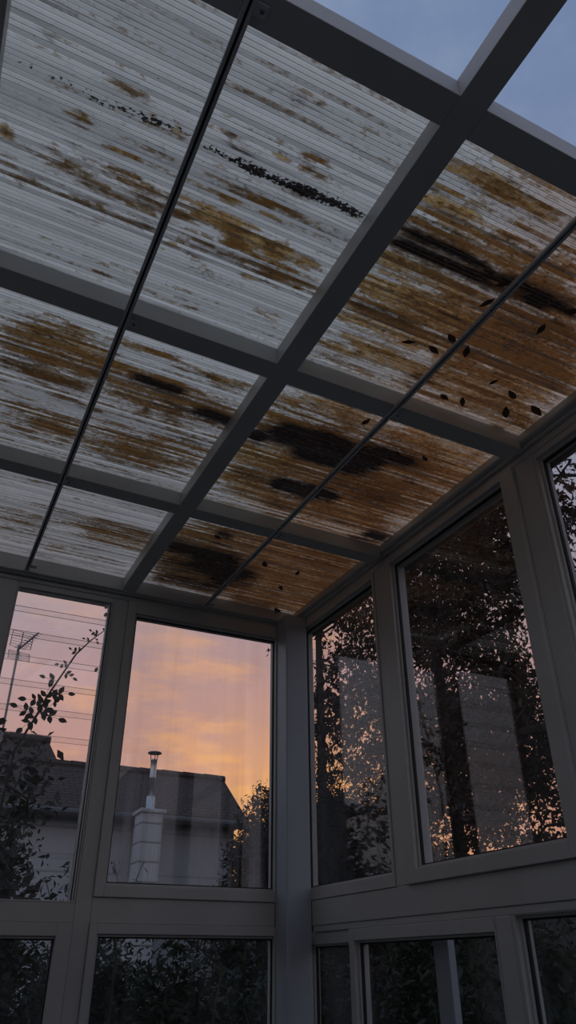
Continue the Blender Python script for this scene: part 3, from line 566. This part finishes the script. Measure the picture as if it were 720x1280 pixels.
# ---------------------------------------------------------------- plants
def leaf_arrays(P, size, droop=.3, fat=.42, jitter=.35):
    n=len(P); d=rng.normal(size=(n,3)); d[:,2]=d[:,2]*.7-droop*2; d/=np.linalg.norm(d,axis=1,keepdims=True)
    r=rng.normal(size=(n,3)); s=np.cross(d,r); s/=np.linalg.norm(s,axis=1,keepdims=True)+1e-9; u=np.cross(s,d)
    l=(size*(1+jitter*rng.normal(size=n)).clip(.45,1.7))[:,None]; w=l*fat
    a=P; b=P+d*l*.45+s*w*.5+u*l*.08; c=P+d*l-u*l*.06; e=P+d*l*.45-s*w*.5+u*l*.08
    v=np.stack([a,b,c,e],1).reshape(-1,3); i=np.arange(n)[:,None]*4
    return v, np.concatenate([i+np.array([[0,1,2]]),i+np.array([[0,2,3]])],0)
def skeleton(base, trunk, tips, sag=.06):
    """grow each tip from the nearest point already on the tree; returns nodes, parents and the tip paths"""
    nodes=[np.array(p,float) for p in trunk]; par=[-1]+list(range(len(trunk)-1)); segs=[]
    T=np.array(trunk,float); axis=np.min(np.linalg.norm(tips[:,None,:]-T[None],axis=2),axis=1)
    for k in np.argsort(axis):
        t=tips[k]; N=np.array(nodes); dd=np.linalg.norm(N-t,axis=1)+.6*np.maximum(0,N[:,2]-t[2]); j=int(np.argmin(dd))
        p=nodes[j]; L=np.linalg.norm(t-p); cur=j
        for f in ((.33,.66,1.0) if L>.35 else (1.0,)):
            q=p+(t-p)*f+rng.normal(size=3)*L*sag*(f<1)
            nodes.append(q); par.append(cur); cur=len(nodes)-1
        segs.append((p,t))
    return nodes,par,segs
def wood(mb, nodes, par, rtip, rmax, power=.45, sides=5):
    n=len(nodes); cnt=np.ones(n)
    for i in range(n-1,0,-1): cnt[par[i]]+=cnt[i]
    rad=np.minimum(rtip*cnt**power,rmax)
    for i in range(1,n):
        mb.tube([nodes[par[i]],nodes[i]],[min(rad[par[i]],rad[i]*1.6),rad[i]],sides,cap=False)
def plant(name,label,cat,base,trunk,blobs,ntips,nleaf,size,lmat,wmat='bark',droop=.3,fat=.42,spread=.12,rtip=.004,rmax=.12,group=None,core=None,sag=.08):
    r=empty(name,base,label,cat,group)
    tips=[]
    w=np.array([b[6] if len(b)>6 else 1 for b in blobs],float); w/=w.sum()
    for b,k in zip(blobs,(w*ntips).astype(int)):
        d=rng.normal(size=(max(k,1),3)); d/=np.linalg.norm(d,axis=1,keepdims=True); d*=(rng.random((len(d),1))**.42)
        tips.append(np.array(b[:3])+d*np.array(b[3:6]))
    tips=np.concatenate(tips); tips=tips[tips[:,2]>.05]
    nodes,par,segs=skeleton(base,trunk,tips,sag)
    mb=MB(); wood(mb,nodes,par,rtip,rmax); mb.build('stem' if rmax<.04 else 'trunk',M[wmat],r)
    lump=lambda d: 1+.10*np.sin(7*d[:,0]+3)*np.sin(6*d[:,1])*np.sin(5*d[:,2]+1)
    if nleaf:
        k=rng.integers(0,len(segs),nleaf); a=np.array([s[0] for s in segs])[k]; b=np.array([s[1] for s in segs])[k]
        f=rng.random((nleaf,1))**.6; P=a+(b-a)*f+rng.normal(size=(nleaf,3))*spread*np.array([1,1,.8])
        if core:      # leaf shell over the dense inner growth
            d=rng.normal(size=(nleaf,3)); d/=np.linalg.norm(d,axis=1,keepdims=True)
            P=np.concatenate([P,np.array(core[:3])+d*np.array(core[3:])*(lump(d)*rng.uniform(.84,1.10,nleaf))[:,None]])
        P=P[P[:,2]>.03]
        v,t=leaf_arrays(P,size,droop,fat); np_mesh('foliage',v,t,M[lmat],r)
    if core:
        bm=bmesh.new(); bmesh.ops.create_icosphere(bm,subdivisions=3,radius=1)
        o0=wloc(r)
        for v in bm.verts:
            k=1+.10*math.sin(7*v.co.x+3)*math.sin(6*v.co.y)*math.sin(5*v.co.z+1)
            v.co=Vector((core[0]+v.co.x*core[3]*k*.82-o0.x,core[1]+v.co.y*core[4]*k*.82-o0.y,max(0.0,core[2]+v.co.z*core[5]*k*.86)-o0.z))
        me=bpy.data.meshes.new('inner_growth'); bm.to_mesh(me); bm.free(); me.materials.append(M[lmat]); link('inner_growth',me,r)
    return r

# dark belt of trees and hedges round the gardens
tl=[];tf=[];NS=220
for i in range(NS+1):
    a=-math.pi*.72+ (2*math.pi*.98)*i/NS; rr=21+1.5*math.sin(5*a)+.6*math.sin(17*a); hh=3.3+.35*math.sin(9*a)+.3*math.sin(23*a+1)+.2*math.sin(51*a)
    for q,(dr,z) in enumerate(((-.9,0),(-1.1,hh*.5),(-.5,hh*.86),(.2,hh),(1.0,hh*.8),(1.2,0))):
        tl.append(((rr+dr)*math.sin(a),(rr+dr)*math.cos(a),z))
for i in range(NS):
    for q in range(5): b=i*6+q; tf.append((b,b+1,b+7,b+6))
tlr=empty('treeline',(0,21,0),'distant dark belt of garden trees low on the horizon','trees',None,'stuff')
m_=MB(); m_.add(tl,tf); m_.build('inner_growth',M['leaf_dark'],tlr)
T_=np.array(tl).reshape(NS+1,6,3); nn=22000; ii=rng.integers(0,NS,nn); qq=rng.integers(1,4,nn); f1=rng.random((nn,1)); f2=rng.random((nn,1))
PP=(T_[ii,qq]*(1-f1)+T_[ii+1,qq]*f1)*(1-f2)+(T_[ii,qq+1]*(1-f1)+T_[ii+1,qq+1]*f1)*f2
v_,t_=leaf_arrays(PP+rng.normal(size=PP.shape)*.12,.26,-.2,.4); np_mesh('foliage',v_,t_,M['leaf_dark'],tlr)

# rose shoot and bush in front of the louvred window
r=empty('rose_shoot',(.34,3.75,0),'long thin rose shoot with sparse leaves slanting across the louvred window','rose')
pth=[Vector((.30,3.75,0)),Vector((.31,3.72,1.2)),Vector(D(.098,.235,3.62)),Vector(D(.117,.281,3.58)),Vector(D(.128,.312,3.55)),Vector(D(.141,.341,3.52)),Vector(D(.155,.372,3.5)),Vector(D(.172,.395,3.48)),Vector(D(.190,.414,3.46))]
mb=MB(); mb.tube(pth,[.007,.007,.006,.0055,.005,.0045,.004,.003,.002],7); mb.build('stem',M['stem'],r)
def rose_leaf(p, dirn, n, s):
    mb=MB(); d=Vector(dirn).normalized(); side=d.cross(Vector((0,-1,.2))).normalized(); up=side.cross(d)
    mb.tube([p,p+d*s*(n*.35+.5)],[.0012,.0008],5)
    spots=[(n*.35+.5,0)]+[(.5+.7*(k//2),(1 if k%2 else -1)) for k in range(n-1)]
    for t,sd in spots:
        a=p+d*s*t; dd=(d*(.55 if sd else 1)+side*sd*.85+up*random.uniform(-.3,.3)).normalized(); ss=dd.cross(up).normalized(); uu=ss.cross(dd); L=s*random.uniform(.85,1.15)
        pr=[(0,0),(.2,.22),(.45,.30),(.7,.22),(1,0)]; m=len(pr)
        vs=[a+dd*(t2*L)+ss*(h*L)+uu*(.10*L*h) for t2,h in pr]+[a+dd*(t2*L) for t2,h in pr]+[a+dd*(t2*L)-ss*(h*L)+uu*(.10*L*h) for t2,h in pr]
        mb.add(vs,[(i,i+1,m+i+1,m+i) for i in range(m-1)]+[(m+i,m+i+1,2*m+i+1,2*m+i) for i in range(m-1)])
    o=mb.build('leaf',M['leaf_rose'],r); return o
def along(t):
    t=t*(len(pth)-4)+3; i=min(int(t),len(pth)-2); return pth[i].lerp(pth[i+1],t-i)
for t,sx,sz,n,s in [(.0,-1,.3,5,.05),(.04,1,-.3,5,.05),(.14,-1,-.1,5,.045),(.2,1,.1,5,.045),(.33,-1,.1,3,.045),(.42,1,-.5,4,.032),(.5,-1,-.2,4,.03),(.62,-.9,.3,3,.024),(.68,-1,-.1,3,.018),(.8,-1,.1,3,.02),(.86,.6,-1,2,.022),(.92,-1,.2,4,.024),(.97,.6,.8,3,.02),(1,.7,.2,3,.02),(.08,.2,1,5,.05),(.25,.3,-1,4,.04),(.0,.6,.6,5,.05),(.02,-.6,-.8,5,.05)]:
    rose_leaf(along(t),(sx,-.15,sz),n,s*.85)
plant('rose_bush','leafy rose bush rising at the left edge behind the louvred window','bush',(.36,4.1,0),[(.36,4.1,0),(.37,4.1,.8),(.38,4.1,1.6)],[(.40,4.1,2.36,.22,.14,.28,.55),(.36,4.1,1.55,.34,.15,.55,2.4)],120,1500,.052,'leaf_rose','stem',.1,.5,.06,.002,.014)
plant('shrub','dense dark shrub low behind the left part of the louvred window','bush',(.42,4.75,0),[(.42,4.75,0),(.42,4.75,.5)],[(.42,4.75,1.5,.38,.3,.95,2)],130,5600,.05,'leaf_green','stem',.2,.4,.07,.002,.02,core=(.38,4.85,1.0,.36,.22,1.25))
plant('shrub','looser dark shrub low behind the right edge of the louvred window','bush',(.98,5.1,0),[(.98,5.1,0),(.98,5.1,.5)],[(.95,5.1,1.2,.3,.3,.92)],90,1700,.05,'leaf_green','stem',.1,.35,.06,.0022,.02,core=(.95,5.2,.7,.28,.2,.9))
plant('shrub','dark shrub below the sunset window, left of the chimney','bush',(1.62,4.6,0),[(1.62,4.6,0),(1.62,4.6,.5)],[(1.60,4.6,1.02,.42,.4,.80)],100,3400,.05,'leaf_green','stem',.2,.4,.07,.002,.02,core=(1.60,4.75,.7,.4,.3,.85))
plant('shrub','dark shrub below the sunset window, right of the chimney','bush',(2.42,4.9,0),[(2.42,4.9,0),(2.42,4.9,.5)],[(2.40,4.9,1.10,.42,.4,.82)],100,3600,.05,'leaf_green','stem',.2,.4,.07,.002,.02,core=(2.40,5.05,.7,.42,.3,.95))
plant('shrub','dark shrub at the lower left of the low window under the sunset window','bush',(1.40,5.5,0),[(1.40,5.5,0),(1.40,5.5,.5)],[(1.38,5.5,1.0,.36,.3,.86)],90,3600,.05,'leaf_green','stem',.2,.4,.07,.002,.02,core=(1.38,5.6,.7,.36,.25,.9))
plant('sapling','thin young plant at the lower left corner of the sunset window','plant',(.98,3.95,0),[(.98,3.95,0),(1.0,3.95,1.0),(1.01,3.95,1.55)],[(1.0,3.95,1.84,.13,.08,.15)],16,60,.045,'leaf_green','stem',-.2,.24,.012,.0022,.008)
plant('bush','ragged dark bush right of the white house wall in the sunset window','bush',(3.40,7.3,0),[(3.40,7.3,0),(3.40,7.3,1.2)],[(3.42,7.3,1.75,.34,.4,1.40,2),(3.06,7.3,1.55,.16,.3,1.38,1.3)],230,11000,.065,'leaf_dark','stem',-.2,.3,.06,.003,.03,core=(3.34,7.5,1.25,.42,.3,1.72))
plant('hedge','tall dark clipped conifer hedge low in the narrow corner window','hedge',(5.1,8.75,0),[(5.1,8.75,0),(5.1,8.75,2)],[(4.6,8.9,2.55,.75,.4,1.15,1),(5.7,8.6,2.45,.9,.4,1.15,1),(5.1,8.8,1.4,1.4,.5,1.3,1)],360,20000,.07,'leaf_dark','bark',-.2,.25,.08,.004,.08,core=(5.15,8.9,1.6,1.75,.45,2.1))
# trees beyond the side windows
plant('tree','loose drooping tree against the pink sky in the narrow corner window','tree',(5.6,10.4,0),[(5.6,10.4,0),(5.6,10.35,2.0),(5.55,10.3,3.6),(5.5,10.2,5.2),(5.5,10.2,7.0)],[(5.85,10.0,6.6,1.4,.9,1.7,1.3),(5.85,9.8,4.6,1.1,.7,1.3,1),(6.5,10.2,5.0,.9,.8,1.8,.8)],430,7200,.095,'leaf_brown','bark',.55,.42,.10,.0045,.08,sag=.1)
plant('tree','dense dark tree filling the left half of the big side window','tree',(5.2,6.7,0),[(5.2,6.7,0),(5.15,6.65,1.8),(5.15,6.6,3.4),(5.1,6.6,5.2),(5.1,6.6,7)],[(5.1,6.5,4.6,1.2,1.15,2.2,2),(4.9,6.3,3.0,1.0,.9,1.1,.8),(5.0,6.4,6.4,1.2,1.0,1.4,1)],520,33000,.062,'leaf_brown','bark',.35,.45,.12,.004,.10,sag=.1)
plant('tree','dark tree with a thick trunk filling the right half of the big side window','tree',(4.15,4.05,0),[(4.15,4.05,0),(4.13,4.02,1.6),(4.1,4.0,3.0),(4.12,4.02,4.6),(4.1,4.0,6.4)],[(4.2,4.5,4.4,1.0,.9,1.9,2),(4.0,4.3,5.6,1.0,.9,1.3,1.2),(4.3,4.7,2.9,.8,.7,.9,.9)],480,25000,.058,'leaf_brown','bark',.35,.45,.11,.004,.15,sag=.1)
plant('bare_tree','nearly bare tree with fine twigs in the side window at the right edge','tree',(4.6,2.5,0),[(4.6,2.5,0),(4.55,2.5,1.8),(4.5,2.55,3.4),(4.5,2.6,5.0),(4.5,2.6,6.6)],[(4.3,2.7,5.4,1.4,1.1,1.7,1.6),(4.3,2.7,3.8,1.1,1.0,1.2,1)],620,3400,.045,'leaf_brown','bark',.2,.45,.05,.0045,.10,sag=.14)
plant('hedge','dark low hedge beyond the low side windows, near the corner','hedge',(3.0,4.0,0),[(3.0,4.0,0),(3.0,4.0,.8)],[(3.0,3.9,1.15,.32,.9,.82)],150,8000,.05,'leaf_green','stem',.1,.4,.08,.003,.03,core=(3.08,3.9,.8,.33,.95,1.12))
plant('hedge','dark low hedge beyond the bottom right side window','hedge',(3.0,1.6,0),[(3.0,1.6,0),(3.0,1.6,.8)],[(3.0,1.7,1.15,.32,1.15,.82)],150,8000,.05,'leaf_brown','stem',.1,.4,.08,.003,.03,core=(3.08,1.7,.8,.33,1.2,1.12))
plant('bush','dark bush in the lower left of the big side window','bush',(3.75,5.75,0),[(3.75,5.75,0),(3.75,5.75,1)],[(3.75,5.7,1.55,.42,.5,.95)],110,4200,.06,'leaf_dark','stem',.1,.4,.08,.003,.03,core=(3.8,5.8,1.0,.40,.45,1.25))

# ---------------------------------------------------------------- sky
w=bpy.data.worlds.new('World'); bpy.context.scene.world=w; w.use_nodes=True; t=w.node_tree; t.nodes.clear()
tc=t.nodes.new('ShaderNodeTexCoord'); G=tc.outputs['Generated']
nv=t.nodes.new('ShaderNodeVectorMath'); nv.operation='NORMALIZE'; t.links.new(G,nv.inputs[0]); dirv=nv.outputs[0]
s=t.nodes.new('ShaderNodeSeparateXYZ'); t.links.new(dirv,s.inputs[0]); Z=s.outputs[2]
def dotv(v):
    d=t.nodes.new('ShaderNodeVectorMath'); d.operation='DOT_PRODUCT'; t.links.new(dirv,d.inputs[0]); d.inputs[1].default_value=v; return d.outputs['Value']
az=math.radians(27); el=math.radians(7)
g=(math.sin(az)*math.cos(el),math.cos(az)*math.cos(el),math.sin(el))
glow=dotv(g); side=dotv((math.sin(az),math.cos(az),0))
Zc=math_(t,'MAXIMUM',Z,0.0)
west=ramp(t,Zc,[(0.0,(.66,.31,.17)),(.13,(.66,.32,.20)),(.22,(.58,.305,.245)),(.34,(.48,.29,.295)),(.46,(.42,.315,.35)),(.62,(.30,.30,.37)),(.85,(.16,.22,.36)),(1.0,(.135,.205,.35))])
east=ramp(t,Zc,[(0.0,(.34,.31,.33)),(.3,(.34,.335,.39)),(.55,(.27,.30,.40)),(.85,(.15,.21,.355)),(1.0,(.13,.20,.345))])
sf=node(t,'ShaderNodeMapRange',interpolation_type='SMOOTHSTEP'); t.links.new(side,sf.inputs[0]); sf.inputs[1].default_value=.70; sf.inputs[2].default_value=.985
sky=mixc(t,sf.outputs[0],east,west)
# cloud veils: flat layer projected on a plane high above
inv=math_(t,'DIVIDE',1.0,math_(t,'ADD',Zc,.12))
cv=t.nodes.new('ShaderNodeVectorMath'); cv.operation='SCALE'; t.links.new(dirv,cv.inputs[0]); t.links.new(inv,cv.inputs['Scale'])
rot=t.nodes.new('ShaderNodeMapping'); t.links.new(cv.outputs[0],rot.inputs[0]); rot.inputs['Rotation'].default_value=(0,0,math.radians(20)); rot.inputs['Scale'].default_value=(1.0,1.25,0.0)
n1=noise(t,rot.outputs[0],1.6,6,.62); n2=noise(t,scaled(t,rot.outputs[0],(1,1.15,1),(4,2,0)),2.6,6,.62)
# pale cloud on blue overhead
cl=node(t,'ShaderNodeMapRange',interpolation_type='SMOOTHSTEP'); t.links.new(n1,cl.inputs[0]); cl.inputs[1].default_value=.42; cl.inputs[2].default_value=.66
hi=node(t,'ShaderNodeMapRange'); t.links.new(Zc,hi.inputs[0]); hi.inputs[1].default_value=.35; hi.inputs[2].default_value=.75
sky=mixc(t,math_(t,'MULTIPLY',math_(t,'MULTIPLY',cl.outputs[0],hi.outputs[0]),.75),sky,(.25,.31,.44))
# grey-mauve cloud low down and the burning orange streaks round the sunset
lo=math_(t,'SUBTRACT',1.0,hi.outputs[0],clamp=True)
sky=mixc(t,math_(t,'MULTIPLY',math_(t,'MULTIPLY',cl.outputs[0],lo),.30),sky,(.42,.27,.26))
gp=math_(t,'POWER',math_(t,'MAXIMUM',glow,0.0),13.0)
st=node(t,'ShaderNodeMapRange',interpolation_type='SMOOTHSTEP'); t.links.new(n2,st.inputs[0]); st.inputs[1].default_value=.46; st.inputs[2].default_value=.68
sky=mixc(t,math_(t,'MULTIPLY',gp,math_(t,'MULTIPLY_ADD',st.outputs[0],.62,.04)),sky,(.98,.47,.16))
gp2=math_(t,'POWER',math_(t,'MAXIMUM',glow,0.0),110.0)
sky=mixc(t,math_(t,'MULTIPLY',gp2,.65),sky,(1.15,.52,.10))
below=math_(t,'LESS_THAN',Z,-.01)
sky=mixc(t,below,sky,(.03,.03,.03))
bg=node(t,'ShaderNodeBackground'); t.links.new(sky,bg.inputs[0]); bg.inputs[1].default_value=1.06
out=t.nodes.new('ShaderNodeOutputWorld'); t.links.new(bg.outputs[0],out.inputs[0])

# ---------------------------------------------------------------- camera and render look
cam=bpy.data.cameras.new('camera'); co=bpy.data.objects.new('camera',cam); C.objects.link(co)
Rm=Matrix(((0.901171,-0.226713,-0.369448),(-0.433448,-0.478465,-0.763671),(-0.003634,0.848335,-0.529447)))
co.matrix_world=Matrix.Translation((0,0,EYE))@Rm.to_4x4()
cam.sensor_fit='VERTICAL'; cam.sensor_height=36; cam.lens=914.05/1280*36; cam.clip_start=.02; cam.clip_end=300
sc=bpy.context.scene; sc.camera=co
sc.view_settings.view_transform='Standard'; sc.view_settings.look='None'; sc.view_settings.gamma=1; sc.view_settings.use_curve_mapping=False
sc.view_settings.exposure=0.0
try:
    sc.cycles.transparent_max_bounces=24; sc.cycles.max_bounces=8; sc.cycles.diffuse_bounces=5; sc.cycles.sample_clamp_indirect=4
    sc.cycles.use_denoising=True
except Exception: pass
